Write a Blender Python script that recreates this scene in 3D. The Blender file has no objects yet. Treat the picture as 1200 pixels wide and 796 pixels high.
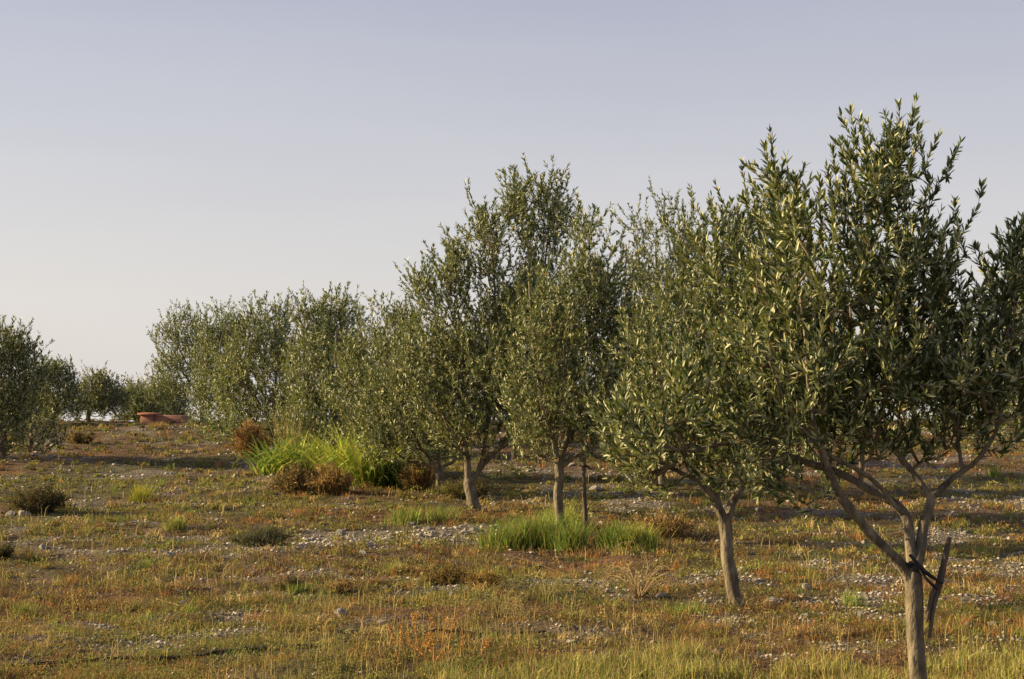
import bpy, math, random
import numpy as np
from mathutils import Vector

rng = np.random.default_rng(7)
random.seed(7)
S = bpy.context.scene
COL = S.collection

# ------------------------------------------------------------------ camera
CAMZ = 1.6
F = 1800.0                      # focal length in pixels of the 1200 px wide photo
PITCH = math.atan(72 / F)
cam_d = bpy.data.cameras.new("camera")
cam = bpy.data.objects.new("camera", cam_d)
COL.objects.link(cam)
cam.location = (0, 0, CAMZ)
cam.rotation_euler = (math.radians(90) + PITCH, 0, 0)
cam_d.sensor_width = 36
cam_d.lens = 36 * F / 1200
cam_d.clip_end = 9000
cam_d.clip_start = 0.1
S.camera = cam
S.render.resolution_x = 1024
S.render.resolution_y = 679

# ------------------------------------------------------------------ light
SUN_EL = math.radians(19)
SUN_AZ = math.radians(-83)       # measured clockwise from +Y (the view direction); negative = left
sdir = Vector((math.sin(SUN_AZ) * math.cos(SUN_EL), math.cos(SUN_AZ) * math.cos(SUN_EL), math.sin(SUN_EL)))
sun_d = bpy.data.lights.new("sun", 'SUN')
sun = bpy.data.objects.new("sun", sun_d)
COL.objects.link(sun)
sun.rotation_euler = sdir.to_track_quat('Z', 'Y').to_euler()
sun_d.energy = 5.0
sun_d.angle = math.radians(0.6)
sun_d.color = (1.0, 0.785, 0.44)

W = bpy.data.worlds.new("World")
S.world = W
W.use_nodes = True
nt = W.node_tree
nt.nodes.clear()
out = nt.nodes.new("ShaderNodeOutputWorld")
bg = nt.nodes.new("ShaderNodeBackground")
sky = nt.nodes.new("ShaderNodeTexSky")
sky.sky_type = 'NISHITA'
sky.sun_disc = False
sky.sun_elevation = SUN_EL
sky.sun_rotation = SUN_AZ
sky.altitude = 50
sky.air_density = 1.0
sky.dust_density = 4.0
sky.ozone_density = 2.0
tc = nt.nodes.new("ShaderNodeTexCoord")
sep = nt.nodes.new("ShaderNodeSeparateXYZ")
com = nt.nodes.new("ShaderNodeCombineXYZ")
mx = nt.nodes.new("ShaderNodeMath"); mx.operation = 'MAXIMUM'; mx.inputs[1].default_value = 0.02
nt.links.new(tc.outputs['Generated'], sep.inputs[0])
nt.links.new(sep.outputs[0], com.inputs[0]); nt.links.new(sep.outputs[1], com.inputs[1])
nt.links.new(sep.outputs[2], mx.inputs[0]); nt.links.new(mx.outputs[0], com.inputs[2])
nt.links.new(com.outputs[0], sky.inputs[0])
# thin even haze of the evening air over the clear-sky model
hz = nt.nodes.new("ShaderNodeMix"); hz.data_type = 'RGBA'; hz.inputs['Factor'].default_value = 0.72
nt.links.new(sky.outputs[0], hz.inputs['A'])
ramp = nt.nodes.new("ShaderNodeValToRGB")
hn = nt.nodes.new("ShaderNodeTexNoise"); hn.inputs['Scale'].default_value = 3.0; hn.inputs['Detail'].default_value = 4
hm = nt.nodes.new("ShaderNodeMapping"); hm.inputs['Scale'].default_value = (1, 1, 7)
nt.links.new(tc.outputs['Generated'], hm.inputs[0]); nt.links.new(hm.outputs[0], hn.inputs['Vector'])
ha = nt.nodes.new("ShaderNodeMath"); ha.operation = 'MULTIPLY_ADD'; ha.inputs[1].default_value = .05; ha.inputs[2].default_value = -.025
nt.links.new(hn.outputs['Fac'], ha.inputs[0])
hb = nt.nodes.new("ShaderNodeMath"); hb.operation = 'ADD'
nt.links.new(mx.outputs[0], hb.inputs[0]); nt.links.new(ha.outputs[0], hb.inputs[1])
nt.links.new(hb.outputs[0], ramp.inputs[0])
HAZE = [(0.0, (6.5, 6.1, 5.8)), (0.10, (5.3, 5.05, 5.05)), (0.26, (3.45, 3.4, 4.0)), (0.6, (2.2, 2.35, 3.3))]
ramp.color_ramp.elements[0].position = HAZE[0][0]
ramp.color_ramp.elements[1].position = HAZE[-1][0]
for p, c in HAZE[1:-1]:
    ramp.color_ramp.elements.new(p)
for e, (p, c) in zip(ramp.color_ramp.elements, HAZE):
    e.color = (c[0] / 10, c[1] / 10, c[2] / 10, 1)
vm = nt.nodes.new("ShaderNodeVectorMath"); vm.operation = 'SCALE'; vm.inputs['Scale'].default_value = 10
nt.links.new(ramp.outputs[0], vm.inputs[0])
nt.links.new(vm.outputs[0], hz.inputs['B'])
nt.links.new(hz.outputs['Result'], bg.inputs[0])
bg.inputs[1].default_value = 0.072
nt.links.new(bg.outputs[0], out.inputs[0])

S.view_settings.view_transform = 'Standard'
S.view_settings.look = 'None'
S.view_settings.exposure = 1.13
S.view_settings.gamma = 1
S.view_settings.use_curve_mapping = False


# ------------------------------------------------------------------ helpers
def tag(o, label=None, cat=None, group=None, kind=None):
    if label: o["label"] = label
    if cat: o["category"] = cat
    if group: o["group"] = group
    if kind: o["kind"] = kind
    return o


def hash2(ix, iy, s):
    h = (ix.astype(np.int64) * 374761393 + iy.astype(np.int64) * 668265263 + s * 974634777) & 0x7fffffff
    h = ((h ^ (h >> 13)) * 1274126177) & 0x7fffffff
    h = (h ^ (h >> 16)) & 0xffffff
    return h / float(0xffffff)


def vnoise(x, y, s=0):
    x = np.asarray(x, float); y = np.asarray(y, float)
    ix = np.floor(x); iy = np.floor(y)
    fx = x - ix; fy = y - iy
    fx = fx * fx * (3 - 2 * fx); fy = fy * fy * (3 - 2 * fy)
    a = hash2(ix, iy, s); b = hash2(ix + 1, iy, s); c = hash2(ix, iy + 1, s); d = hash2(ix + 1, iy + 1, s)
    return (a * (1 - fx) + b * fx) * (1 - fy) + (c * (1 - fx) + d * fx) * fy


def fbm(x, y, s=0, o=4):
    v = 0; a = 0.5; t = 0
    for k in range(o):
        v = v + a * vnoise(x * 2 ** k + 13.7 * k, y * 2 ** k + 7.1 * k, s + k); t += a; a *= 0.55
    return v / t


PY = np.array([-3000, -60, 0, 8, 16, 21, 25, 30, 35, 40, 45, 49, 55, 62, 100, 400, 3000.])
PZ = np.array([-90, -1.0, 0, 0, 0.0, 0.02, 0.10, 0.34, 0.60, 0.79, 0.92, 0.93, 0.78, 0.50, -1.3, -12., -110.])


def prof(y):
    return (np.interp(y - 1.6, PY, PZ) + np.interp(y, PY, PZ) + np.interp(y + 1.6, PY, PZ)) / 3


def hgt(x, y):
    x = np.asarray(x, float); y = np.asarray(y, float)
    z = prof(y) - .03 * np.maximum(0, np.abs(x) - 45)
    near = np.clip((90 - np.hypot(x, y)) / 40, 0, 1)
    z = z + near * (0.17 * (fbm(x / 3.1, y / 2.3, 11, 3) - .5) + 0.13 * (fbm(x / .6, y / .45, 21, 3) - .5))
    return z


def ray(px, py):
    u = (px - 600) / F; v = (398 - py) / F
    c, s = math.cos(PITCH), math.sin(PITCH)
    return Vector((u, c - s * v, s + c * v))


def P(px, py, Y):
    r = ray(px, py); t = Y / r.y
    return Vector((r.x * t, Y, CAMZ + r.z * t))


def G(px, py):
    r = ray(px, py)
    prev = 4.0
    for k in range(4000):
        Y = 4.0 + k * 0.02
        t = Y / r.y
        if CAMZ + r.z * t <= float(hgt(r.x * t, Y)):
            return Vector((r.x * t, Y, float(hgt(r.x * t, Y))))
    return P(px, py, 50)


def gz(x, y):
    return float(hgt(x, y))


def mesh_np(name, V, faces, mats, parent=None, col=None, smooth=False, loc=None, midx=None, extra=None):
    """faces: list of (m,k) int arrays (each array one polygon size)."""
    me = bpy.data.meshes.new(name)
    V = np.asarray(V, np.float32)
    faces = [np.asarray(f, np.int32) for f in faces if len(f)]
    nl = sum(f.size for f in faces); nf = sum(len(f) for f in faces)
    me.vertices.add(len(V)); me.vertices.foreach_set("co", V.ravel())
    me.loops.add(nl); me.loops.foreach_set("vertex_index", np.concatenate([f.ravel() for f in faces]))
    me.polygons.add(nf)
    tot = np.concatenate([np.full(len(f), f.shape[1], np.int32) for f in faces])
    st = np.concatenate([[0], np.cumsum(tot)[:-1]]).astype(np.int32)
    me.polygons.foreach_set("loop_start", st)
    me.polygons.foreach_set("loop_total", tot)
    if midx is not None:
        me.polygons.foreach_set("material_index", np.asarray(midx, np.int32))
    if smooth:
        me.polygons.foreach_set("use_smooth", np.ones(nf, bool))
    me.update(calc_edges=True)
    if col is not None:
        a = me.attributes.new("tint", 'FLOAT_COLOR', 'POINT')
        c = np.ones((len(V), 4), np.float32); c[:, :3] = col
        a.data.foreach_set("color", c.ravel())
    if extra is not None:
        for k, v in extra.items():
            a = me.attributes.new(k, 'FLOAT', 'POINT')
            a.data.foreach_set("value", np.asarray(v, np.float32))
    for m in (mats if isinstance(mats, (list, tuple)) else [mats]):
        me.materials.append(m)
    me.validate()
    o = bpy.data.objects.new(name, me)
    COL.objects.link(o)
    if parent: o.parent = parent
    if loc is not None: o.location = loc
    return o


def empty(name, loc):
    o = bpy.data.objects.new(name, None)
    o.empty_display_size = 0.2
    COL.objects.link(o); o.location = loc
    return o


class Tubes:
    def __init__(self): self.V = []; self.Fc = []; self.n = 0
    def add(self, pts, rad, sides=6, cap=True, rough=0.0):
        pts = np.asarray(pts, float); rad = np.asarray(rad, float)
        m = len(pts)
        T = np.gradient(pts, axis=0); T /= np.linalg.norm(T, axis=1)[:, None] + 1e-9
        up = np.array([0.13, 0.31, 0.94]) if abs(T[0][2]) < .85 else np.array([1.0, 0.2, 0])
        U = np.cross(T, up); U /= np.linalg.norm(U, axis=1)[:, None] + 1e-9
        Wv = np.cross(T, U)
        a = np.arange(sides) * 2 * math.pi / sides
        r = rad[:, None] * np.ones((m, sides))
        if rough:
            q = np.arange(m)[:, None] * .55
            r = r * (1 + rough * (vnoise(q + pts[0, 0] * 7, np.cos(a)[None] * 1.3 + 9, 3) + vnoise(q * .3, np.sin(a)[None] * 1.7 + 5, 4) - 1))
        ring = pts[:, None, :] + r[:, :, None] * (U[:, None, :] * np.cos(a)[None, :, None] + Wv[:, None, :] * np.sin(a)[None, :, None])
        self.V.append(ring.reshape(-1, 3))
        i = np.arange(m - 1)[:, None] * sides + np.arange(sides)[None]
        j = np.arange(m - 1)[:, None] * sides + (np.arange(sides)[None] + 1) % sides
        f = np.stack([i, j, j + sides, i + sides], -1).reshape(-1, 4) + self.n
        self.Fc.append(f)
        n0 = self.n; self.n += m * sides
        if cap:
            self.V.append(pts[-1:] + T[-1:] * rad[-1] * .4); 
            e = n0 + (m - 1) * sides + np.arange(sides)
            self.Fc.append(np.stack([e, n0 + (m - 1) * sides + (np.arange(sides) + 1) % sides, np.full(sides, self.n), np.full(sides, self.n)], -1))
            self.n += 1
    def build(self, name, mat, parent=None, loc=None, smooth=True):
        V = np.concatenate(self.V); Fa = np.concatenate(self.Fc)
        tri = Fa[:, 2] == Fa[:, 3]
        if loc is not None: V = V - np.asarray(loc)
        return mesh_np(name, V, [Fa[~tri], Fa[tri][:, :3]], mat, parent, smooth=smooth, loc=(loc if parent is None else None))


def spline(pts, step=0.06):
    """Catmull-Rom resample of rows (x,y,z,r)."""
    p = np.asarray(pts, float)
    p = np.vstack([2 * p[0] - p[1], p, 2 * p[-1] - p[-2]])
    res = []
    for i in range(1, len(p) - 2):
        L = np.linalg.norm(p[i + 1, :3] - p[i, :3]); k = max(2, int(L / step))
        t = (np.arange(k) / k)[:, None]
        res.append(.5 * ((2 * p[i]) + (-p[i - 1] + p[i + 1]) * t + (2 * p[i - 1] - 5 * p[i] + 4 * p[i + 1] - p[i + 2]) * t ** 2 + (-p[i - 1] + 3 * p[i] - 3 * p[i + 1] + p[i + 2]) * t ** 3))
    res.append(p[-2:-1])
    return np.vstack(res)


# ------------------------------------------------------------------ materials
def new_mat(name):
    m = bpy.data.materials.new(name); m.use_nodes = True
    n = m.node_tree.nodes; l = m.node_tree.links
    return m, n, l, n["Principled BSDF"], n["Material Output"]


def leaf_mat(name, back=(0.20, 0.21, 0.13), rough=0.5, transl=0.25, tcol=(0.16, 0.17, 0.03), backmix=1.0, spec=.35):
    m, n, l, b, o = new_mat(name)
    at = n.new("ShaderNodeAttribute"); at.attribute_name = "tint"
    geo = n.new("ShaderNodeNewGeometry")
    mix = n.new("ShaderNodeMix"); mix.data_type = 'RGBA'
    mul = n.new("ShaderNodeMath"); mul.operation = 'MULTIPLY'; mul.inputs[1].default_value = backmix
    l.new(geo.outputs['Backfacing'], mul.inputs[0]); l.new(mul.outputs[0], mix.inputs['Factor'])
    l.new(at.outputs['Color'], mix.inputs['A']); mix.inputs['B'].default_value = (*back, 1)
    l.new(mix.outputs['Result'], b.inputs['Base Color'])
    b.inputs['Roughness'].default_value = rough
    b.inputs['Specular IOR Level'].default_value = spec
    tr = n.new("ShaderNodeBsdfTranslucent")
    mt = n.new("ShaderNodeMix"); mt.data_type = 'RGBA'; mt.inputs['Factor'].default_value = .5
    l.new(at.outputs['Color'], mt.inputs['A']); mt.inputs['B'].default_value = (*tcol, 1)
    l.new(mt.outputs['Result'], tr.inputs['Color'])
    ms = n.new("ShaderNodeMixShader"); ms.inputs[0].default_value = transl
    l.new(b.outputs[0], ms.inputs[1]); l.new(tr.outputs[0], ms.inputs[2]); l.new(ms.outputs[0], o.inputs[0])
    return m


def noise_mat(name, stops, scale=8, detail=6, rough=0.9, bump=0.3, bscale=40, stretch=(1, 1, 1), bdist=0.02, coord='Object'):
    m, n, l, b, o = new_mat(name)
    tcn = n.new("ShaderNodeTexCoord"); mp = n.new("ShaderNodeMapping"); mp.inputs['Scale'].default_value = stretch
    l.new(tcn.outputs[coord], mp.inputs[0])
    ns = n.new("ShaderNodeTexNoise"); ns.inputs['Scale'].default_value = scale; ns.inputs['Detail'].default_value = detail
    ns.inputs['Roughness'].default_value = .65
    l.new(mp.outputs[0], ns.inputs['Vector'])
    cr = n.new("ShaderNodeValToRGB"); e = cr.color_ramp.elements
    e[0].position, e[0].color = stops[0][0], (*stops[0][1], 1)
    e[1].position, e[1].color = stops[-1][0], (*stops[-1][1], 1)
    for p, c in stops[1:-1]:
        x = e.new(p); x.color = (*c, 1)
    l.new(ns.outputs['Fac'], cr.inputs[0]); l.new(cr.outputs[0], b.inputs['Base Color'])
    nb = n.new("ShaderNodeTexNoise"); nb.inputs['Scale'].default_value = bscale; nb.inputs['Detail'].default_value = 5
    l.new(mp.outputs[0], nb.inputs['Vector'])
    bp = n.new("ShaderNodeBump"); bp.inputs['Strength'].default_value = bump; bp.inputs['Distance'].default_value = bdist
    l.new(nb.outputs['Fac'], bp.inputs['Height']); l.new(bp.outputs[0], b.inputs['Normal'])
    b.inputs['Roughness'].default_value = rough; b.inputs['Specular IOR Level'].default_value = .2
    return m


M_LEAF = leaf_mat("olive_leaf", back=(0.39, 0.39, 0.21), rough=0.42, transl=0.27, tcol=(0.30, 0.32, 0.045))
M_GRASS = leaf_mat("grass_blade", backmix=0, rough=.7, transl=.3, tcol=(0.3, 0.25, 0.06), spec=.15)
M_BARK = noise_mat("olive_bark", [(.3, (.05, .042, .030)), (.5, (.14, .115, .08)), (.7, (.28, .23, .155))], scale=16, detail=10, bscale=38, bump=1.0, stretch=(1, 1, .4), bdist=.02)
M_TWIG = noise_mat("olive_twig", [(.35, (.10, .075, .045)), (.7, (.22, .17, .10))], scale=12, bump=.1)
M_STAKE = noise_mat("weathered_stake", [(.3, (.04, .031, .024)), (.7, (.16, .12, .09))], scale=18, bscale=60, bump=.8, stretch=(1, 1, .15), bdist=.01)
M_RUBBER = noise_mat("black_rubber", [(.3, (.010, .010, .012)), (.7, (.03, .03, .032))], scale=30, rough=.6, bump=.1)
M_ROCK = noise_mat("limestone", [(.3, (.16, .14, .115)), (.5, (.29, .26, .215)), (.7, (.42, .38, .32))], scale=9, bscale=30, bump=.6, bdist=.02)


def ground_mat():
    m, n, l, b, o = new_mat("dry_stony_soil")
    tcn = n.new("ShaderNodeTexCoord")
    at = n.new("ShaderNodeAttribute"); at.attribute_name = "tint"
    st = n.new("ShaderNodeAttribute"); st.attribute_name = "stony"
    n1 = n.new("ShaderNodeTexNoise"); n1.inputs['Scale'].default_value = 7; n1.inputs['Detail'].default_value = 9; n1.inputs['Roughness'].default_value = .7
    l.new(tcn.outputs['Object'], n1.inputs['Vector'])
    cr = n.new("ShaderNodeValToRGB"); e = cr.color_ramp.elements
    e[0].position = .3; e[0].color = (.35, .35, .35, 1); e[1].position = .75; e[1].color = (1.5, 1.5, 1.5, 1)
    l.new(n1.outputs['Fac'], cr.inputs[0])
    mul = n.new("ShaderNodeMix"); mul.data_type = 'RGBA'; mul.blend_type = 'MULTIPLY'; mul.inputs['Factor'].default_value = 1
    l.new(at.outputs['Color'], mul.inputs['A']); l.new(cr.outputs[0], mul.inputs['B'])
    vo = n.new("ShaderNodeTexVoronoi"); vo.inputs['Scale'].default_value = 22
    l.new(tcn.outputs['Object'], vo.inputs['Vector'])
    vr = n.new("ShaderNodeValToRGB"); e = vr.color_ramp.elements
    e[0].position = .15; e[0].color = (.30, .265, .22, 1); e[1].position = .6; e[1].color = (.12, .095, .07, 1)
    l.new(vo.outputs['Distance'], vr.inputs[0])
    mm = n.new("ShaderNodeMix"); mm.data_type = 'RGBA'
    l.new(st.outputs['Fac'], mm.inputs['Factor']); l.new(mul.outputs['Result'], mm.inputs['A']); l.new(vr.outputs[0], mm.inputs['B'])
    l.new(mm.outputs['Result'], b.inputs['Base Color'])
    n2 = n.new("ShaderNodeTexNoise"); n2.inputs['Scale'].default_value = 25; n2.inputs['Detail'].default_value = 8
    l.new(tcn.outputs['Object'], n2.inputs['Vector'])
    bp = n.new("ShaderNodeBump"); bp.inputs['Strength'].default_value = .9; bp.inputs['Distance'].default_value = .05
    l.new(n2.outputs['Fac'], bp.inputs['Height']); l.new(bp.outputs[0], b.inputs['Normal'])
    b.inputs['Roughness'].default_value = .95; b.inputs['Specular IOR Level'].default_value = .1
    return m


# ------------------------------------------------------------------ ground masks
_strip = [G(335, 638), G(400, 634), G(470, 630), G(560, 626)]


def stony(x, y):
    """0..1, where stones lie bare."""
    x = np.asarray(x, float); y = np.asarray(y, float)
    a = fbm(x / 2.4, y / 1.5, 31, 4)
    b = fbm(x / .5, y / .4, 37, 3)
    v = np.clip((a * .45 + b * .55 - .545) * 10, 0, 1)
    for i in range(3):
        p, q = _strip[i], _strip[i + 1]
        t = np.clip(((x - p.x) * (q.x - p.x) + (y - p.y) * (q.y - p.y)) / ((q.x - p.x) ** 2 + (q.y - p.y) ** 2), 0, 1)
        d = np.hypot(x - p.x - t * (q.x - p.x), y - p.y - t * (q.y - p.y))
        v = np.maximum(v, np.clip(1.9 - d / .55 + (b - .5) * 2, 0, 1))
    return v


def strip_mask(x, y):
    v = np.zeros(len(x))
    for i in range(3):
        p, q = _strip[i], _strip[i + 1]
        t = np.clip(((x - p.x) * (q.x - p.x) + (y - p.y) * (q.y - p.y)) / ((q.x - p.x) ** 2 + (q.y - p.y) ** 2), 0, 1)
        v = np.maximum(v, np.clip(1.9 - np.hypot(x - p.x - t * (q.x - p.x), y - p.y - t * (q.y - p.y)) / .5, 0, 1))
    return v


def greenness(x, y):
    return fbm(np.asarray(x) / 1.9 + 50, np.asarray(y) / 1.6, 51, 4)


def orangeness(x, y):
    return fbm(np.asarray(x) / 2.6 - 50, np.asarray(y) / 1.7, 61, 4)


# ------------------------------------------------------------------ ground sheet
def axis(lo, hi, step, far_lo, far_hi, g=1.22):
    core = np.arange(lo, hi + 1e-6, step)
    a = [lo]; s = step
    while a[-1] > far_lo: s *= g; a.append(a[-1] - s)
    b = [hi]; s = step
    while b[-1] < far_hi: s *= g; b.append(b[-1] + s)
    return np.concatenate([np.array(a[1:])[::-1], core, np.array(b[1:])])


xs = axis(-20, 20, .085, -3000, 3000)
ys = axis(5, 52, .085, -1500, 3000)
X, Y = np.meshgrid(xs, ys)
Z = hgt(X, Y)
V = np.stack([X, Y, Z], -1).reshape(-1, 3)
nx, ny = len(xs), len(ys)
i = (np.arange(ny - 1)[:, None] * nx + np.arange(nx - 1)[None]).ravel()
Fq = np.stack([i, i + 1, i + 1 + nx, i + nx], -1)
st = stony(V[:, 0], V[:, 1]) * .85
gr = np.clip((greenness(V[:, 0], V[:, 1]) - .42) * 5, 0, 1)[:, None]
og = np.clip((orangeness(V[:, 0], V[:, 1]) - .42) * 5, 0, 1)[:, None]
c0 = np.array([.12, .082, .05]) * (1 - og) + np.array([.14, .08, .04]) * og
c0 = c0 * (1 - gr * .7) + np.array([.085, .085, .03]) * gr * .7
ground = mesh_np("ground", V, [Fq], ground_mat(), col=c0, smooth=True, extra={"stony": st})
tag(ground, "dry stony field with thin grass rising gently to a low crest", "ground", kind="structure")

# ------------------------------------------------------------------ leaves
def leaf_arrays(B, D, N, L, Wd, droop=0.12):
    """B base, D direction, N normal (all n,3), L,Wd lengths. returns V(6n,3), quads."""
    Sd = np.cross(D, N); Sd /= np.linalg.norm(Sd, axis=1)[:, None] + 1e-9
    N = np.cross(Sd, D)
    L = L[:, None]; w = Wd[:, None] * .5
    dz = -N * L * droop
    tip = B + D * L + dz
    l1 = B + D * L * .30 + Sd * w + N * w * .35 + dz * .1
    r1 = B + D * L * .30 - Sd * w + N * w * .35 + dz * .1
    l2 = B + D * L * .68 + Sd * w * .85 + N * w * .3 + dz * .45
    r2 = B + D * L * .68 - Sd * w * .85 + N * w * .3 + dz * .45
    n = len(B)
    V = np.stack([B, l1, l2, tip, r2, r1], 1).reshape(-1, 3)
    k = np.arange(n)[:, None] * 6
    f = np.concatenate([k + np.array([0, 3, 2, 1]), k + np.array([0, 5, 4, 3])])
    return V, f


def unit(v):
    return v / (np.linalg.norm(v, axis=-1, keepdims=True) + 1e-9)


LEAFC = np.array([(.026, .052, .022), (.040, .072, .026), (.065, .10, .030), (.020, .038, .020), (.10, .125, .04)])


def olive(label, bpx, bpy_, Yd, limbs, blobs, ntips, leaf=.055, gap=.028, shoot=(.14, .34), group=None, shoots=(),
          base=None, seed=1, cat="olive tree", tone=1.0, name="olive_tree", bare=0, upw=1.05, drop=.0):
    r = np.random.default_rng(seed)
    if base is None:
        b = P(bpx, bpy_, Yd); b.z = gz(b.x, b.y)
    else: b = base
    root = empty(name, b)
    tag(root, label, cat, group)
    k = Yd / F
    bl = np.array(b)
    nodes = []; par = []; rad = []; ok = []; order = []
    tb = Tubes()
    # limbs given as pixel polylines with a depth offset in metres and radius in metres
    for li, lm in enumerate(limbs):
        pts = []
        for (px, py, dy, rr) in lm:
            p = P(px, py, Yd + dy); pts.append((p.x, p.y, p.z, rr))
        if li == 0:
            pts[0] = (b.x, b.y, b.z - .06, pts[0][3] * 1.55)
            pts.insert(1, (b.x * .75 + pts[1][0] * .25, b.y * .75 + pts[1][1] * .25, b.z * .75 + pts[1][2] * .25, lm[0][3]))
        sp = spline(pts, .05)
        wob = np.stack([vnoise(np.arange(len(sp)) * .35, np.full(len(sp), li + seed * 3.), 5 + q) - .5 for q in range(3)], 1)
        sp[:, :3] += wob * sp[:, 3:4] * 0.5
        tb.add(sp[:, :3], np.maximum(sp[:, 3], .004), 14 if li == 0 else 9, rough=.13)
        st_ = len(nodes)
        for q in range(0, len(sp), 2):
            nodes.append(sp[q, :3]); par.append(len(nodes) - 2 if q else -1); rad.append(sp[q, 3])
            ok.append(li > 0 or q > len(sp) - 6); order.append(0)
    ot = tb.build("trunk", M_BARK, root)
    ot.data.transform(__import__('mathutils').Matrix.Translation(-b))
    # crown attraction points
    tips = []
    vols = np.array([bb[2] * bb[3] * (bb[5] if len(bb) > 5 else bb[2]) for bb in blobs], float) ** .9
    ntips = int(ntips * (1.9 if Yd < 20 else 2.9))
    cnt = np.maximum(3, (ntips * vols / vols.sum())).astype(int)
    gap = gap * (.56 if Yd < 20 else .5)
    for bb, c in zip(blobs, cnt):
        px, py, rx, ry, dy = bb[:5]; rz = bb[5] if len(bb) > 5 else rx
        ce = np.array(P(px, py, Yd + dy))
        q = unit(r.normal(size=(c, 3))) * (r.random((c, 1)) ** .42)
        q = q * np.array([rx * k, rz * k, ry * k])
        nc_ = max(3, c // 9); pick = r.integers(0, nc_, c); near_ = r.random(c) < .62
        q[near_] = q[pick[near_]] + r.normal(size=(near_.sum(), 3)) * np.array([.6, .6, 1.0]) * (.045 * k * 120 + .02)
        tips.append(ce + q)
    for (px, py, dy) in shoots:
        pe = np.array(P(px, py, Yd + dy)); 
        tips.append(pe[None] - np.array([0, 0, .27]))
    nsh = len(shoots)
    tips = np.vstack(tips)
    isshoot = np.zeros(len(tips), bool)
    if nsh: isshoot[-nsh:] = True
    tips[:, 2] = np.maximum(tips[:, 2], bl[2] + .12)
    N = np.array(nodes); okn = np.array(ok)
    base_d = np.min(np.linalg.norm(tips[:, None] - N[okn][None], axis=2), axis=1)
    seq = np.argsort(base_d)
    MAXN = len(nodes) + len(tips) * 40
    A = np.zeros((MAXN, 3)); A[:len(nodes)] = N
    OK = np.zeros(MAXN, bool); OK[:len(nodes)] = okn
    par = par + [0] * (MAXN - len(par)); par = np.array(par); n = len(nodes); nl = n
    PD = np.zeros((MAXN, 3)); 
    tipnodes = []
    for s in seq:
        tp = tips[s]
        d = tp - A[:n]
        dist = np.linalg.norm(d, axis=1)
        cost = dist + .9 * np.maximum(0, -d[:, 2]) + np.where(OK[:n], 0, 50)
        j = int(np.argmin(cost)); a = A[j].copy(); D0 = dist[j]
        dirn = d[j] / (D0 + 1e-9)
        axis_out = np.array([tp[0] - bl[0], tp[1] - bl[1], 0]); 
        endd = unit(dirn + np.array([0, 0, upw - drop]) + .25 * unit(axis_out) + .24 * r.normal(size=3))
        L2 = .30 if isshoot[s] else r.uniform(*shoot)
        m = max(1, int(D0 / .07))
        prev = j
        c1 = a + (PD[j] if PD[j].any() else dirn) * D0 * .3
        c2 = tp - endd * D0 * .3
        for q in range(1, m + 1):
            t = q / m
            p = (1 - t) ** 3 * a + 3 * (1 - t) ** 2 * t * c1 + 3 * (1 - t) * t * t * c2 + t ** 3 * tp
            A[n] = p; par[n] = prev; OK[n] = True; PD[n] = unit(p - A[prev]); prev = n; n += 1
        m2 = max(2, int(L2 / .06)); cur = tp.copy(); dd = endd.copy()
        for q in range(m2):
            dd = unit(dd + np.array([0, 0, .10 - drop * .3]) + .10 * r.normal(size=3))
            cur = cur + dd * L2 / m2
            A[n] = cur; par[n] = prev; OK[n] = q < m2 - 2; PD[n] = dd; prev = n; n += 1
        tipnodes.append(prev)
    cntd = np.zeros(n, int)
    for t_ in tipnodes: cntd[t_] += 1
    for q in range(n - 1, nl - 1, -1):
        cntd[par[q]] += cntd[q]
    # twig tubes: chains
    rd = .0019 * np.maximum(cntd, 1) ** .47
    tw = Tubes()
    kids = {}
    for q in range(nl, n): kids.setdefault(par[q], []).append(q)
    done = np.zeros(n, bool)
    for q in range(nl, n):
        if done[q]: continue
        pj = par[q]
        chain = [pj, q]; done[q] = True
        while chain[-1] in kids:
            ks = [z for z in kids[chain[-1]] if not done[z]]
            if not ks: break
            z = max(ks, key=lambda z: cntd[z]); done[z] = True; chain.append(z)
        rr = rd[chain].copy(); rr[0] = rr[1]
        far = Yd > 30
        if far and rr[0] < .004: continue
        tw.add(A[chain], rr, 5 if rr[0] > .006 else 3, cap=False)
    if tw.n:
        ob = tw.build("branches", M_TWIG, root)
        ob.data.transform(__import__('mathutils').Matrix.Translation(-b))
    # leaves
    q = np.arange(nl, n); q = q[cntd[q] <= 6]
    a = A[par[q]]; c = A[q]; seg = c - a; sl = np.linalg.norm(seg, axis=1)
    num = np.maximum(1, np.round(sl / gap + r.uniform(-.5, .5, len(q)))).astype(int)
    idx = np.repeat(np.arange(len(q)), num)
    t = r.random(len(idx))
    Bp = a[idx] + seg[idx] * t[:, None]
    Dt = unit(seg[idx])
    ref = unit(np.cross(Dt, np.array([.3, .2, .93])))
    ref2 = np.cross(Dt, ref)
    ang = (np.arange(len(idx)) % 2) * math.pi / 2 + r.normal(0, .5, len(idx))
    allB = []; allD = []; allN = []
    for sg in (1, -1):
        pr = (ref * np.cos(ang)[:, None] + ref2 * np.sin(ang)[:, None]) * sg
        op = r.uniform(.28, .75, len(idx))[:, None]
        D = unit(Dt * np.cos(op) + pr * np.sin(op) + .12 * r.normal(size=(len(idx), 3)) + np.array([0, 0, .06]))
        Nn = unit(Dt * .9 - pr * .3 + .55 * r.normal(size=D.shape) + np.array([0, 0, .35]))
        allB.append(Bp); allD.append(D); allN.append(Nn)
    Bp = np.vstack(allB); D = np.vstack(allD); Nn = np.vstack(allN)
    L = leaf * r.uniform(.65, 1.2, len(Bp)); Wd = L * r.uniform(.19, .28, len(Bp))
    V, f = leaf_arrays(Bp, D, Nn, L, Wd, .07)
    col = LEAFC[r.integers(0, len(LEAFC), len(Bp))] * r.uniform(.75, 1.3, (len(Bp), 1)) * tone
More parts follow.
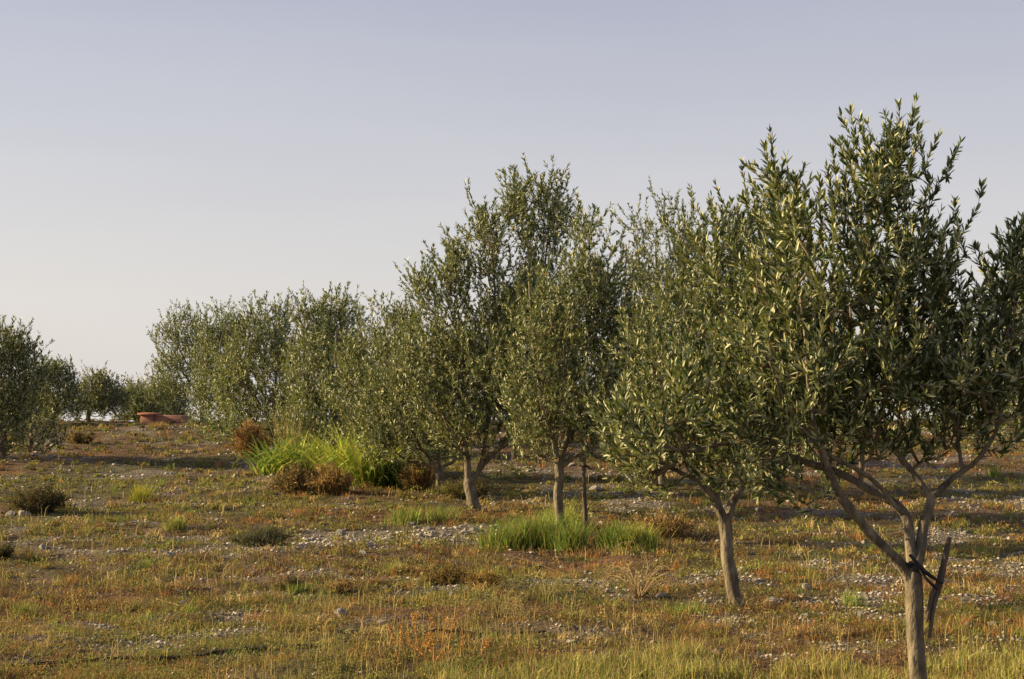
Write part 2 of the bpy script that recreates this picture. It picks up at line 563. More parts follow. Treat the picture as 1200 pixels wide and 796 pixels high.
    yel = r.random(len(Bp)) < .012
    col[yel] = (.30, .17, .04)
    col = np.repeat(col, 6, 0)
    mesh_np("crown", V - np.array(b), [f], M_LEAF, root, col=col)
    return root, len(Bp)


tot = 0
ROW = "olive trees in the near row running back from the right foreground"
BACK = "olive trees standing behind the near row"
FARG = "olive trees on the far crest"

o, c = olive("nearest olive tree on the right with low forked trunk tied to a broken stake", 1077, 826, 8.05,
  [[(1077, 826, 0, .050), (1074, 760, 0, .046), (1072, 710, 0, .045), (1069, 668, 0, .046)],
   [(1069, 680, 0, .036), (1058, 662, -.02, .031), (1028, 632, -.06, .027), (1000, 601, -.10, .025), (982, 575, -.14, .021), (966, 538, -.18, .016), (950, 480, -.22, .012), (944, 400, -.25, .009), (935, 320, -.2, .006)],
   [(1069, 672, 0, .035), (1068, 645, .03, .029), (1064, 612, .08, .027), (1050, 591, .12, .025), (1022, 576, .15, .022), (985, 555, .16, .020), (940, 541, .12, .017), (898, 524, .05, .014), (850, 520, 0, .011), (800, 528, -.05, .008), (745, 510, -.1, .005)],
   [(1070, 672, 0, .036), (1078, 645, .04, .030), (1082, 612, .08, .028), (1090, 590, .10, .026), (1096, 578, .1, .024)],
   [(1092, 586, .1, .020), (1075, 560, .15, .018), (1050, 530, .2, .017), (1030, 500, .25, .014), (1018, 470, .25, .013), (1012, 400, .2, .010), (1008, 320, .15, .008), (1010, 230, .1, .005)],
   [(1096, 580, .1, .020), (1118, 560, .1, .016), (1140, 545, .08, .013), (1160, 520, .05, .011), (1172, 490, 0, .010), (1180, 430, -.05, .007), (1190, 360, -.1, .005)],
   [(1128, 553, .1, .012), (1124, 530, .1, .010), (1122, 500, .1, .009), (1135, 440, .1, .007), (1130, 380, .1, .005)],
   [(1060, 606, .1, .015), (1020, 560, .0, .013), (965, 528, -.1, .011), (925, 480, -.15, .009), (900, 420, -.2, .006)],
   [(1008, 566, .15, .014), (1012, 520, .15, .012), (1020, 480, .15, .010), (1050, 400, .15, .008), (1062, 300, .1, .006), (1058, 220, .05, .004)]],
  [(1025, 240, 48, 95, 0, 80), (1065, 250, 35, 80, 0, 60), (1020, 390, 90, 90, .1, 150), (1075, 350, 55, 80, .1, 110), (930, 330, 55, 110, -.1, 110), (925, 430, 75, 80, -.1, 120), (1140, 430, 60, 85, .1, 130),
   (1190, 360, 40, 80, .1, 100), (1215, 440, 40, 50, .1, 90), (1090, 460, 80, 35, .1, 130), (840, 490, 85, 45, 0, 100), (760, 520, 45, 40, -.05, 70), (960, 500, 60, 32, 0, 90), (935, 590, 30, 14, -.1, 40), (1010, 508, 65, 30, .2, 80), (1150, 500, 55, 28, .1, 70), (1085, 508, 45, 26, .2, 70), (975, 545, 50, 18, .35, 60), (1060, 535, 30, 14, .4, 50), (890, 560, 50, 24, -.1, 60), (1165, 530, 30, 18, .3, 40), (885, 565, 30, 22, 0, 40)],
  760, leaf=.055, gap=.030, group=ROW, seed=11, shoot=(.12, .30),
  shoots=[(1056, 118, 0), (1020, 140, .1), (1008, 160, -.1), (1110, 150, .1), (1090, 180, 0), (930, 190, -.1), (915, 215, 0), (945, 210, .1), (1130, 240, 0), (1125, 220, .1), (1190, 255, 0), (1180, 280, .1), (1165, 290, 0), (985, 175, 0), (1040, 155, .05)])
tot += c

o, c = olive("second olive tree from the right, curved trunk forking in a V, low wide crown", 865, 712, 11.9,
  [[(865, 712, 0, .056), (856, 680, 0, .052), (851, 640, 0, .050), (849, 608, 0, .050)],
   [(850, 616, 0, .040), (842, 595, -.05, .034), (828, 572, -.1, .031), (805, 540, -.15, .026), (790, 480, -.2, .020), (780, 400, -.2, .014)],
   [(850, 616, 0, .040), (857, 592, .05, .033), (870, 565, .1, .030), (880, 520, .15, .026), (890, 450, .15, .020), (900, 350, .1, .012)],
   [(845, 602, -.02, .025), (835, 550, -.05, .022), (838, 480, -.05, .018), (842, 400, -.05, .013), (845, 300, 0, .009)],
   [(826, 568, -.1, .018), (790, 550, -.2, .014), (755, 530, -.25, .010), (735, 490, -.25, .007)]],
  [(850, 330, 60, 95, 0, 90), (880, 320, 45, 90, 0, 80), (800, 420, 65, 75, -.1, 110), (870, 430, 80, 90, 0, 120), (765, 500, 48, 60, -.1, 90), (840, 510, 85, 45, 0, 110), (930, 470, 50, 60, 0, 90), (770, 565, 34, 28, -.1, 50), (735, 540, 30, 30, -.1, 50), (905, 535, 50, 28, 0, 60), (850, 555, 40, 20, -.3, 40)],
  800, leaf=.055, gap=.033, group=ROW, seed=23, shoot=(.15, .34),
  shoots=[(862, 235, 0), (840, 250, .1), (880, 225, 0), (895, 230, -.1), (825, 262, 0), (800, 300, -.1), (765, 345, 0), (905, 215, 0), (735, 400, 0)])
tot += c

o, c = olive("third olive tree from the right, straight trunk in bright green grass beside a thin stake", 657, 638, 17.2,
  [[(657, 638, 0, .058), (656, 610, 0, .052), (655, 580, 0, .051), (655, 545, 0, .050)],
   [(655, 552, 0, .045), (650, 520, -.05, .035), (635, 470, -.1, .026), (625, 400, -.15, .018), (620, 330, -.1, .010)],
   [(655, 552, 0, .045), (663, 520, .05, .036), (680, 470, .1, .028), (690, 390, .1, .018), (698, 300, .1, .010)],
   [(655, 550, 0, .035), (672, 535, .0, .024), (700, 525, -.1, .020), (730, 500, -.1, .014), (745, 450, -.1, .010)]],
  [(655, 380, 55, 80, 0, 80), (690, 340, 38, 85, 0, 70), (640, 470, 55, 70, 0, 90), (690, 460, 70, 70, 0, 90), (725, 400, 40, 80, 0, 60), (630, 530, 40, 28, 0, 60), (710, 520, 50, 26, 0, 60)],
  760, leaf=.060, gap=.040, group=ROW, seed=31, shoot=(.18, .40),
  shoots=[(700, 235, 0), (712, 245, .1), (690, 255, 0), (725, 262, 0), (672, 275, .1), (640, 300, 0)])
tot += c

o, c = olive("tall ragged-topped olive tree with a low forked trunk at the end of the gravel strip", 558, 608, 21.2,
  [[(558, 608, 0, .090), (554, 590, 0, .080), (551, 570, 0, .078), (550, 560, 0, .072)],
   [(550, 566, 0, .052), (548, 540, .0, .045), (546, 510, -.05, .040), (545, 460, -.1, .032), (540, 400, -.1, .022), (535, 350, -.1, .014)],
   [(551, 566, 0, .052), (560, 552, .05, .042), (575, 535, .1, .040), (590, 520, .15, .034), (615, 480, .2, .026), (630, 400, .2, .020), (640, 300, .15, .013), (645, 240, .1, .008)],
   [(558, 556, .05, .034), (566, 535, .0, .030), (570, 500, -.1, .026), (575, 430, -.1, .020), (580, 350, -.1, .014), (575, 280, -.1, .008)],
   [(546, 535, 0, .020), (536, 526, -.1, .016), (528, 520, -.2, .012)]],
  [(612, 255, 24, 46, 0, 60), (648, 262, 22, 50, 0, 60), (572, 290, 24, 48, 0, 60), (620, 340, 45, 40, 0, 50), (538, 325, 26, 42, 0, 50), (512, 355, 26, 30, 0, 50), (496, 335, 12, 16, 0, 30), (590, 390, 80, 55, 0, 80), (560, 460, 80, 55, 0, 90), (620, 470, 60, 50, 0, 80), (545, 515, 60, 22, 0, 60), (500, 440, 40, 50, 0, 60)],
  860, leaf=.066, gap=.046, group=ROW, seed=41, shoot=(.2, .45),
  shoots=[(655, 188, 0), (628, 195, .1), (605, 215, 0), (570, 225, 0), (567, 245, 0), (540, 265, 0), (548, 258, .1), (492, 310, 0), (510, 330, .1), (640, 205, 0), (595, 225, 0), (660, 205, .05)])
tot += c

o, c = olive("small round-headed olive tree with a slim trunk between the gravel strip and the dry bushes", 516, 588, 24.6,
  [[(516, 588, 0, .068), (515, 570, 0, .062), (514, 552, 0, .060)],
   [(514, 556, 0, .04), (504, 540, 0, .034), (490, 520, 0, .028), (470, 470, 0, .018), (465, 430, 0, .012)],
   [(514, 556, 0, .04), (522, 545, 0, .03), (535, 535, 0, .026), (540, 480, 0, .018), (530, 420, 0, .012)],
   [(514, 556, 0, .04), (513, 520, 0, .03), (505, 470, 0, .022), (500, 410, 0, .014)]],
  [(490, 420, 45, 50, 0, 50), (470, 470, 50, 55, 0, 60), (520, 480, 55, 55, 0, 60), (480, 520, 55, 30, 0, 50), (450, 510, 30, 35, 0, 40), (545, 440, 30, 50, 0, 50)],
  400, leaf=.072, gap=.058, group=ROW, seed=43, shoot=(.2, .4), shoots=[(470, 355, 0), (495, 360, 0), (455, 365, 0)])
tot += c


def generic(label, px, by, Yd, x0, x1, ytop, ybot, n, leaf, gap, group, seed, low=(.74, .84), trunk_r=.07, tone=1.0, fork=None, shoots=None, cat="olive tree"):
    """Round-headed olive, its crown spanning the given photo box at distance Yd."""
    r = random.Random(seed)
    w = (x1 - x0) / 2; h = (ybot - ytop); cx = (x0 + x1) / 2
    b = P(px, by, Yd); b.z = gz(b.x, b.y)
    if fork is None: fork = ybot - .12 * h
    br = [[(px, by, 0, trunk_r), ((px * 2 + px + r.uniform(-2, 2)) / 3, (by + fork) / 2, 0, trunk_r * .9), (px + r.uniform(-2, 2), fork, 0, trunk_r * .85)]]
    fx = br[0][-1][0]
    for q in range(4):
        ex = x0 + w * (.35 + .43 * q) + r.uniform(-.1, .1) * w
        dz = r.uniform(-.5, .5)
        br.append([(fx, fork + 2, 0, trunk_r * .6), (fx * .6 + ex * .4, fork - .22 * h, dz * .4, trunk_r * .42), (ex, fork - .45 * h, dz * .8, trunk_r * .27), (ex + r.uniform(-4, 4), fork - .66 * h, dz, trunk_r * .15)])
    bl = [(cx, ytop + h * .52, w * .74, h * .38, 0, w * .8), (cx + r.uniform(-.3, .3) * w, ytop + h * .3, w * .5, h * .24, 0, w * .5)]
    for q in range(6):
        a = q * 1.05 + r.uniform(-.3, .3)
        bl.append((cx + math.cos(a) * w * .52, ytop + h * .54 - math.sin(a) * h * .24, w * r.uniform(.3, .48), h * r.uniform(.16, .27), math.sin(a * 2.3) * w * Yd / F * .5, w * .5))
    for q in range(5):
        bl.append((x0 + w * (.25 + .38 * q), ytop + h * r.uniform(*low), w * r.uniform(.28, .38), h * .15, math.sin(q * 2.1 + seed) * w * Yd / F * .5, w * .5))
    sh = shoots or [(cx + r.uniform(-.6, .6) * w, ytop + r.uniform(0, .1) * h, r.uniform(-.3, .3)) for _ in range(5)]
    return olive(label, px, by, Yd, br, bl, n, leaf=leaf, gap=gap, group=group, seed=seed, base=b, tone=tone, shoots=sh, shoot=(.2, .42), cat=cat)


def row(*a, **k):
    global tot
    o, c = generic(*a, **k); tot += c
    return o

# rest of the near row, running back to the crest at the left
row("olive tree leaning over the right end of the tall green strap-leaved plants", 447, 562, 27.5, 378, 505, 340, 560, 440, .08, .068, ROW, 51, low=(.8, .93))
row("grey-green olive tree behind the middle of the tall green strap-leaved plants", 386, 530, 32.5, 320, 450, 328, 535, 560, .085, .07, ROW, 52, low=(.8, .9))
row("broad olive tree behind the left end of the tall green strap-leaved plants", 318, 520, 36.0, 236, 375, 342, 522, 580, .09, .075, ROW, 53, low=(.8, .9))
row("slender olive tree just right of the small bright sky gap on the crest", 268, 503, 42.5, 222, 300, 352, 500, 330, .09, .08, ROW, 54, low=(.8, .9))
row("loose pale olive tree on the crest behind the right end of the low brick wall", 237, 497, 47.0, 172, 262, 348, 492, 300, .095, .085, ROW, 55, fork=472)
# behind the near row
row("dark olive tree showing its pointed top between the second and third trunks of the row", 776, 584, 25.5, 700, 870, 205, 575, 620, .066, .055, BACK, 61,
    shoots=[(765, 208, 0), (775, 215, .1), (758, 235, 0), (810, 228, 0), (838, 240, .1), (785, 225, 0), (748, 250, 0)])
row("dark olive tree at the right edge, standing behind the nearest tree", 1262, 640, 15.0, 1110, 1360, 275, 560, 420, .058, .05, BACK, 62, trunk_r=.07)
row("olive tree hidden deep behind the crown of the second tree from the right", 905, 552, 28.0, 850, 1000, 290, 540, 330, .075, .07, BACK, 63)
row("olive tree seen between the third and fourth trunks from the right, behind their crowns", 604, 545, 31.0, 560, 690, 330, 525, 260, .085, .08, BACK, 64, fork=515)
row("far olive tree seen low behind the fork of the nearest tree", 1060, 505, 42.0, 985, 1110, 370, 500, 260, .09, .085, BACK, 65, low=(.8, .94))
row("far olive tree behind the right limbs of the nearest tree", 1170, 503, 43.0, 1100, 1235, 365, 498, 260, .09, .085, BACK, 66, low=(.8, .94))
row("far olive tree behind the thin stake, seen under the dark pointed tree", 742, 520, 37.0, 690, 800, 360, 505, 240, .09, .085, BACK, 67, low=(.8, .92))
row("far olive tree showing low under the right edge of the nearest tree crown", 1245, 503, 44.0, 1165, 1300, 385, 500, 260, .09, .085, BACK, 68, low=(.8, .94))
row("far olive tree low behind the long left limb of the nearest tree", 965, 503, 44.5, 905, 1020, 385, 500, 260, .09, .085, BACK, 69, low=(.8, .94))
# left
row("big dark olive tree cut by the left edge, its skirts touching the ground", 2, 530, 31.0, -74, 60, 366, 530, 540, .08, .065, FARG, 71, low=(.85, 1.0), tone=.5, trunk_r=.08,  # lowered tone paints the shade of a backlit crown into its leaves
    shoots=[(3, 368, 0), (35, 385, 0), (20, 378, .1), (50, 410, 0)])
row("dark olive tree half hidden behind the big tree at the left edge", 62, 498, 45.0, 25, 100, 418, 494, 320, .09, .085, FARG, 72, low=(.8, .95), tone=.5)  # leaf colour darkened here too, for its shaded side
row("small dark olive tree with a spreading flat-based crown, alone on the left crest", 104, 499, 47.5, 84, 148, 440, 490, 280, .09, .085, FARG, 73, tone=.5, trunk_r=.08, fork=482)  # backlit shade put into the leaf colour by the low tone
row("low pale bushy olive on the crest just left of the low brick wall", 160, 500, 50.0, 136, 190, 450, 499, 260, .09, .085, FARG, 74, low=(.82, .97), tone=1.15, trunk_r=.05)
row("low pale bushy olive on the crest right behind the low brick wall", 196, 500, 51.5, 168, 226, 444, 499, 260, .09, .085, FARG, 75, low=(.82, .97), tone=1.15, trunk_r=.05)
row("low hazy bush of olive shoots between the two dark trees on the left crest", 28, 505, 49.0, 0, 66, 455, 500, 230, .09, .085, FARG, 76, low=(.82, .97), trunk_r=.05)
print("leaves", tot)

# ------------------------------------------------------------------ stakes and ties
tb = Tubes()
b = P(1097, 690, 8.02)
pp = [P(1112, 630, 8.06), P(1107, 655, 8.05), P(1101, 682, 8.04), P(1094, 712, 8.03), P(1089, 748, 8.02)]
sp = spline([(*p, r_) for p, r_ in zip(pp, (.015, .015, .018, .014, .009))], .03)
tb.add(sp[::-1, :3], sp[::-1, 3], 8, rough=.4)
sp = spline([(*P(1102, 680, 8.05), .013), (*P(1092, 698, 8.02), .013), (*P(1086, 728, 8.01), .010)], .03)
tb.add(sp[:, :3], sp[:, 3], 7, rough=.4)
o = tb.build("broken_stake", M_STAKE, loc=b)
tag(o, "short broken dark wooden stake hanging tied to the nearest trunk", "stake")

tb = Tubes()
c = P(1070, 664, 8.05)
ring = []
for q in range(27):
    a = q * 2 * math.pi / 26
    ring.append((c.x + .056 * math.cos(a), c.y + .056 * math.sin(a), c.z + .02 * math.cos(a * 1.0 + 2.6) + .004 * math.sin(3 * a)))
tb.add(ring, [.009] * 27, 7, cap=False)
ring2 = [(x + .002, y, z - .02 - .01 * math.cos(k_)) for k_, (x, y, z) in enumerate(ring)]
tb.add(ring2, [.007] * 27, 6, cap=False)
for dy, s0, s1 in ((-.045, (1066, 650), (1104, 684)), (.03, (1076, 662), (1100, 680)), (-.05, (1074, 662), (1098, 690))):
    sp = spline([(*P(*s0, 8.05 + dy), .009), (*P((s0[0] + s1[0]) / 2, (s0[1] + s1[1]) / 2 + 3, 8.03 + dy), .008), (*P(*s1, 8.02 + dy * .5), .008)], .02)
    tb.add(sp[:, :3], sp[:, 3], 7)
o = tb.build("rubber_tie", M_RUBBER, loc=c)
tag(o, "black rubber tie knotted round the nearest trunk and the broken stake", "tie")

g = P(685, 634, 17.0); g.z = gz(g.x, g.y)
sk = empty("support_stake", g)
tag(sk, "thin dark upright stake standing in green grass beside the third trunk from the right", "stake")
tb = Tubes()
pp = [(g.x, g.y, g.z - .05, .025)] + [(*P(x, y, 17.0), .023) for x, y in ((686, 605), (684, 570), (684, 537))]
sp = spline(pp, .06)
tb.add(sp[:, :3] - np.array(g), sp[:, 3], 8, rough=.3)
tb.build("pole", M_STAKE, sk)
tb = Tubes()
c = P(684, 546, 17.0) - g
ring = [(c.x + .037 * math.cos(a), c.y + .037 * math.sin(a), c.z + .004 * math.sin(a)) for a in np.linspace(0, 2 * math.pi, 17)]
tb.add(ring, [.010] * 17, 6, cap=False)
e = P(694, 551, 17.0) - g
tb.add([(c.x + .03, c.y - .02, c.z), tuple(e)], [.012, .008], 6)
tb.build("cord", M_RUBBER, sk)

# ------------------------------------------------------------------ irrigation hose
pts = []
for px, py in ((-140, 792), (-60, 786), (0, 783), (75, 779), (160, 773), (250, 768), (340, 760), (415, 754), (480, 750), (560, 744), (640, 742)):
    p = G(px, py); pts.append((p.x, p.y, p.z + .006 + (.006 if px < 90 or 400 < px < 490 else -.012), .010))
sp = spline(pts, .05)
for q in range(len(sp)): sp[q, 2] = max(sp[q, 2], gz(sp[q, 0], sp[q, 1]) + .010)
tb = Tubes(); tb.add(sp[:, :3], sp[:, 3], 7)
o = tb.build("irrigation_hose", M_RUBBER, loc=Vector(sp[0, :3]))
tag(o, "thin black irrigation hose lying half buried in the foreground grass", "hose")

# ------------------------------------------------------------------ low brick wall on the crest
def brick_mat():
    m, n, l, b, o = new_mat("red_brick")
    tcn = n.new("ShaderNodeTexCoord"); mp = n.new("ShaderNodeMapping"); mp.inputs['Rotation'].default_value = (math.radians(90), 0, 0)
    l.new(tcn.outputs['Object'], mp.inputs[0])
    bk = n.new("ShaderNodeTexBrick"); bk.inputs['Scale'].default_value = 1
    bk.inputs['Brick Width'].default_value = .24; bk.inputs['Row Height'].default_value = .075; bk.inputs['Mortar Size'].default_value = .008
    bk.inputs['Color1'].default_value = (.34, .15, .10, 1); bk.inputs['Color2'].default_value = (.27, .10, .07, 1); bk.inputs['Mortar'].default_value = (.32, .2, .15, 1)
    l.new(mp.outputs[0], bk.inputs['Vector']); l.new(bk.outputs['Color'], b.inputs['Base Color'])
    b.inputs['Roughness'].default_value = .9
    return m


def boxes(name, bs, mat, parent=None, jit=0):
    V = []; Fc = []
    for (x0, x1, y0, y1, z0, z1) in bs:
        n = len(V)
        for z in (z0, z1):
            for (x, y) in ((x0, y0), (x1, y0), (x1, y1), (x0, y1)):
                V.append((x + random.uniform(-jit, jit), y + random.uniform(-jit, jit), z + random.uniform(-jit, jit)))
        for f in ((3, 2, 1, 0), (4, 5, 6, 7), (0, 1, 5, 4), (1, 2, 6, 5), (2, 3, 7, 6), (3, 0, 4, 7)):
            Fc.append([n + q for q in f])
    o = mesh_np(name, V, [np.array(Fc)], mat, parent)
    md = o.modifiers.new("bevel", 'BEVEL'); md.width = .008; md.segments = 2
    return o


M_BRICK = brick_mat()
wl = P(166, 498, 46.0); wl.z = gz(wl.x, wl.y)
bw = empty("brick_wall", wl); bw.rotation_euler.z = math.radians(-14)
tag(bw, "low red brick wall with a capped block at its left end, on the crest under the olives", "wall")
boxes("pillar", [(.06, .46, -.2, .2, -.1, .25)], M_BRICK, bw, .006)
boxes("cap", [(-.02, .54, -.26, .26, .252, .31)], noise_mat("terracotta", [(.3, (.36, .14, .08)), (.7, (.5, .24, .15))], scale=12), bw, .008)
boxes("wall_run", [(.465, 1.45, -.1, .12, -.1, .24)], M_BRICK, bw, .006)

# ------------------------------------------------------------------ grasses, weeds, gravel
def blades(Bx, By, H, Wd, lean, col, zoff=-.005, rs=None, curl=.5):
    r = rs or rng
    n = len(Bx)
    B = np.stack([Bx, By, hgt(Bx, By) + zoff], 1)
    a = r.uniform(0, 2 * math.pi, n)
    side = np.stack([np.cos(a), np.sin(a), np.zeros(n)], 1)
    b = r.uniform(0, 2 * math.pi, n)
    ld = np.stack([np.cos(b), np.sin(b), np.zeros(n)], 1) * lean[:, None]
    up = np.array([0, 0, 1.])
    mid = B + (ld * (1 - curl) * .5 + up * .55) * H[:, None]
    tip = B + (ld * 1.0 + up * (1 - .35 * np.minimum(lean, 1.4)[:, None])) * H[:, None]
    w = Wd[:, None] * .5
    V = np.stack([B - side * w, B + side * w, mid + side * w * .8, mid - side * w * .8, tip], 1).reshape(-1, 3)
    k = np.arange(n)[:, None] * 5
    return V, [k + np.array([0, 1, 2, 3]), k + np.array([3, 2, 4])], np.repeat(col, 5, 0)


def scatter(n, y0=7.0, y1=56, pw=1.0, margin=1.25):
    """positions with about even density in the picture (denser close by)."""
    u = rng.random(n)
    yy = 1 / (1 / y0 + (1 / y1 - 1 / y0) * u) if pw == 1 else (y0 ** (1 - pw) + (y1 ** (1 - pw) - y0 ** (1 - pw)) * u) ** (1 / (1 - pw))
    xx = (rng.random(n) * 2 - 1) * yy * (600 / F) * margin
    return xx, yy


C_STRAW = np.array([.56, .40, .16]); C_ORNG = np.array([.36, .165, .06]); C_OLIV = np.array([.26, .235, .06]); C_GRN = np.array([.18, .25, .045]); C_BRN = np.array([.17, .105, .055])


def mixcol(x, y, n):
    g = np.clip((greenness(x, y) - .40) * 4.5, 0, 1); og = np.clip((orangeness(x, y) - .40) * 4.5, 0, 1)
    w = np.stack([.30 + 0 * g, .16 + 1.2 * og, .34 + .6 * g, .05 + .8 * g ** 2, .50 + .35 * (1 - g)], 1)
    w /= w.sum(1)[:, None]
    w = w * rng.uniform(.7, 1.3, w.shape); w /= w.sum(1)[:, None]; cs = np.cumsum(w, 1); u = rng.random(n)[:, None]
    k = (u > cs).sum(1).clip(0, 4)
    C = np.stack([C_STRAW, C_ORNG, C_OLIV, C_GRN, C_BRN])
    return C[k] * rng.uniform(.5, 1.45, (n, 1))


n = 330000
x, y = scatter(n, pw=1.7)
# clumped: blades gather into little tussocks
cl = fbm(x / .22, y / .22, 71, 2)
keep = (rng.random(n) < np.clip((cl - .42) * 6, .07, 1)) & (rng.random(n) > stony(x, y) * .86)
x, y = x[keep], y[keep]; n = len(x)
sc = np.maximum(y / 10, .75)
tuft = np.clip((fbm(x / .9, y / .8, 81, 3) - .38) * 3, .25, 1.2)
H = (.03 + .07 * rng.random(n) ** 1.8) * tuft * 1.25 * np.clip(sc, .9, 1.6) ** .5
V, f, c_ = blades(x, y, H, .0042 * sc * rng.uniform(.6, 1.3, n), rng.uniform(.5, 2.6, n), mixcol(x, y, n))
o = mesh_np("dry_grass", V, f, M_GRASS, col=c_)
tag(o, "thin mat of straw, rust and olive coloured short grass over the field", "grass", kind="stuff")

# fine taller seed stalks here and there
n = 11000
x, y = scatter(n, pw=1.6)
keep = rng.random(n) < np.clip((fbm(x / 1.4, y / 1.1, 91, 3) - .47) * 7, 0, 1)
x, y = x[keep], y[keep]; n = len(x)
sc = np.maximum(y / 10, .8)
V, f, c_ = blades(x, y, rng.uniform(.10, .24, n), .0028 * sc, rng.uniform(.05, .6, n), (C_STRAW * .8 + C_OLIV * .3) * rng.uniform(.6, 1.3, (n, 1)))
o = mesh_np("dry_stalks", V, f, M_GRASS, col=c_)
tag(o, "sparse taller straw coloured seed stalks standing above the short grass", "dry stalks", kind="stuff")

# tussocks: blades springing from one root
nc = 9000
x, y = scatter(nc, pw=1.7)
k = (rng.random(nc) > stony(x, y) * .9) & (rng.random(nc) < np.clip((fbm(x / .8, y / .7, 141, 3) - .38) * 5, .1, 1))
x, y = x[k], y[k]; nc = len(x); per = 26
cc = mixcol(x, y, nc)
sc = np.maximum(y / 10, .8)
hh = rng.uniform(.05, .15, nc) * np.clip(sc, .9, 1.5) ** .5
rr = rng.uniform(.02, .07, nc)
I = np.repeat(np.arange(nc), per); n = len(I)
ox = rng.normal(size=n) * rr[I]; oy = rng.normal(size=n) * rr[I]
V, f, c_ = blades(x[I] + ox, y[I] + oy, hh[I] * rng.uniform(.4, 1.1, n), .0038 * sc[I] * rng.uniform(.6, 1.3, n), rng.uniform(.4, 1.9, n), cc[I] * rng.uniform(.75, 1.3, (n, 1)))
o = mesh_np("grass_tussocks", V, f, M_GRASS, col=c_)
tag(o, "small tussocks of dry and olive grass dotted over the field", "grass", kind="stuff")

# low leafy weeds: little domes of small leaves, one colour to a plant
nc = 12000
x, y = scatter(nc, pw=1.7)
k = (rng.random(nc) > stony(x, y) * .8) & (rng.random(nc) < np.clip((fbm(x / 1.1, y / .8, 101, 3) - .36) * 5, .08, 1))
x, y = x[k], y[k]; nc = len(x); per = 26
sc = np.maximum(y / 10, .8)
CW = np.array([(.22, .20, .05), (.15, .19, .04), (.12, .08, .045), (.28, .15, .05), (.28, .26, .07), (.09, .10, .04), (.36, .26, .10)])
gm = np.clip((greenness(x, y) - .45) * 5, 0, 1)
cc = CW[rng.integers(0, len(CW), nc)] * (1 - .5 * gm[:, None]) + np.array([.20, .22, .045]) * .5 * gm[:, None]
rr = rng.uniform(.03, .12, nc); hh = rr * rng.uniform(.3, .9, nc)
I = np.repeat(np.arange(nc), per); n = len(I)
v = unit(rng.normal(size=(n, 3))) * rng.random((n, 1)) ** .4; v[:, 2] = np.abs(v[:, 2])
xx = x[I] + v[:, 0] * rr[I]; yy = y[I] + v[:, 1] * rr[I]
B = np.stack([xx, yy, hgt(xx, yy) + v[:, 2] * hh[I] + .004], 1)
D = unit(rng.normal(size=(n, 3)) * .8 + v + np.array([0, 0, .4])); N = unit(rng.normal(size=(n, 3)) + np.array([0, 0, 1.]))
L = rng.uniform(.009, .024, n) * sc[I]
V, f = leaf_arrays(B, D, N, L, L * .5)
o = mesh_np("low_weeds", V, [f], M_GRASS, col=np.repeat(cc[I] * rng.uniform(.7, 1.35, (n, 1)), 6, 0))
tag(o, "low creeping leafy weeds in olive and rust patches between the stones", "weeds", kind="stuff")

# gravel
n = 120000
x, y = scatter(n, pw=1.7)
keep = rng.random(n) < np.clip(stony(x, y) * .85 + .05, 0, 1)
x, y = x[keep], y[keep]; n = len(x)
sc = np.maximum(y / 10, .8)
R = (.004 + .016 * rng.random(n) ** 3) * sc ** .85
octa = np.array([(1, 0, 0), (-.2, 1, .1), (-1, -.1, 0), (.15, -1, -.1), (.1, .15, .75), (0, 0, -.7), (.6, .6, .5), (-.6, -.5, .45)])
of = np.array([(0, 6, 4), (6, 1, 4), (1, 2, 4), (2, 7, 4), (7, 3, 4), (3, 0, 4), (0, 1, 6), (2, 3, 7), (1, 0, 5), (2, 1, 5), (3, 2, 5), (0, 3, 5)])
V = octa[None] * (1 + .5 * (rng.random((n, 8, 3)) - .5))
a = rng.uniform(0, 6.28, n); ca, sa = np.cos(a)[:, None], np.sin(a)[:, None]
V = np.stack([V[..., 0] * ca - V[..., 1] * sa, V[..., 0] * sa + V[..., 1] * ca, V[..., 2] * rng.uniform(.5, 1, (n, 1))], -1) * R[:, None, None]
V += np.stack([x, y, hgt(x, y) + R * .2], 1)[:, None]
f = (np.arange(n)[:, None, None] * 8 + of[None]).reshape(-1, 3)
col = np.array([.33, .29, .235])[None] * rng.uniform(.45, 1.4, (n, 1)) * (1 + .45 * strip_mask(x, y)[:, None]) + rng.normal(0, .015, (n, 3))
m, nn, ll, bb, oo = new_mat("gravel_stone")
at = nn.new("ShaderNodeAttribute"); at.attribute_name = "tint"; ll.new(at.outputs['Color'], bb.inputs['Base Color'])
bb.inputs['Roughness'].default_value = .9
o = mesh_np("gravel", V.reshape(-1, 3), [f], m, col=np.repeat(col.clip(.05, .7), 8, 0))
tag(o, "pale limestone gravel and small stones strewn through the field", "gravel", kind="stuff")


# ------------------------------------------------------------------ rocks, each its own
def rock_mesh(seed):
    import bmesh
    r = random.Random(seed)
    bm = bmesh.new(); bmesh.ops.create_icosphere(bm, subdivisions=3, radius=1)
    pl = [(Vector((r.gauss(0, 1), r.gauss(0, 1), r.gauss(0, .8))).normalized(), r.uniform(.42, .72)) for _ in range(9)]
    for v in bm.verts:
        for nv, d in pl:
            k = v.co.dot(nv)
            if k > d: v.co -= nv * (k - d) * .93
        v.co *= 1 + .12 * (random.random() - .5)
        v.co.z *= .62
    me = bpy.data.meshes.new("rock"); bm.to_mesh(me); bm.free(); me.materials.append(M_ROCK)
    return me


RM = [rock_mesh(100 + q) for q in range(7)]


def rock(p, size, label, group=None, rz=None):
    o = bpy.data.objects.new("rock", random.choice(RM)); COL.objects.link(o)
    o.location = (p.x, p.y, gz(p.x, p.y) + size * .04)
    o.scale = (size * random.uniform(.7, 1.25), size * random.uniform(.7, 1.1), size * random.uniform(.7, 1.1))
    o.rotation_euler = (random.uniform(-.25, .25), random.uniform(-.25, .25), random.uniform(0, 6.28))
    tag(o, label, "rock", group)


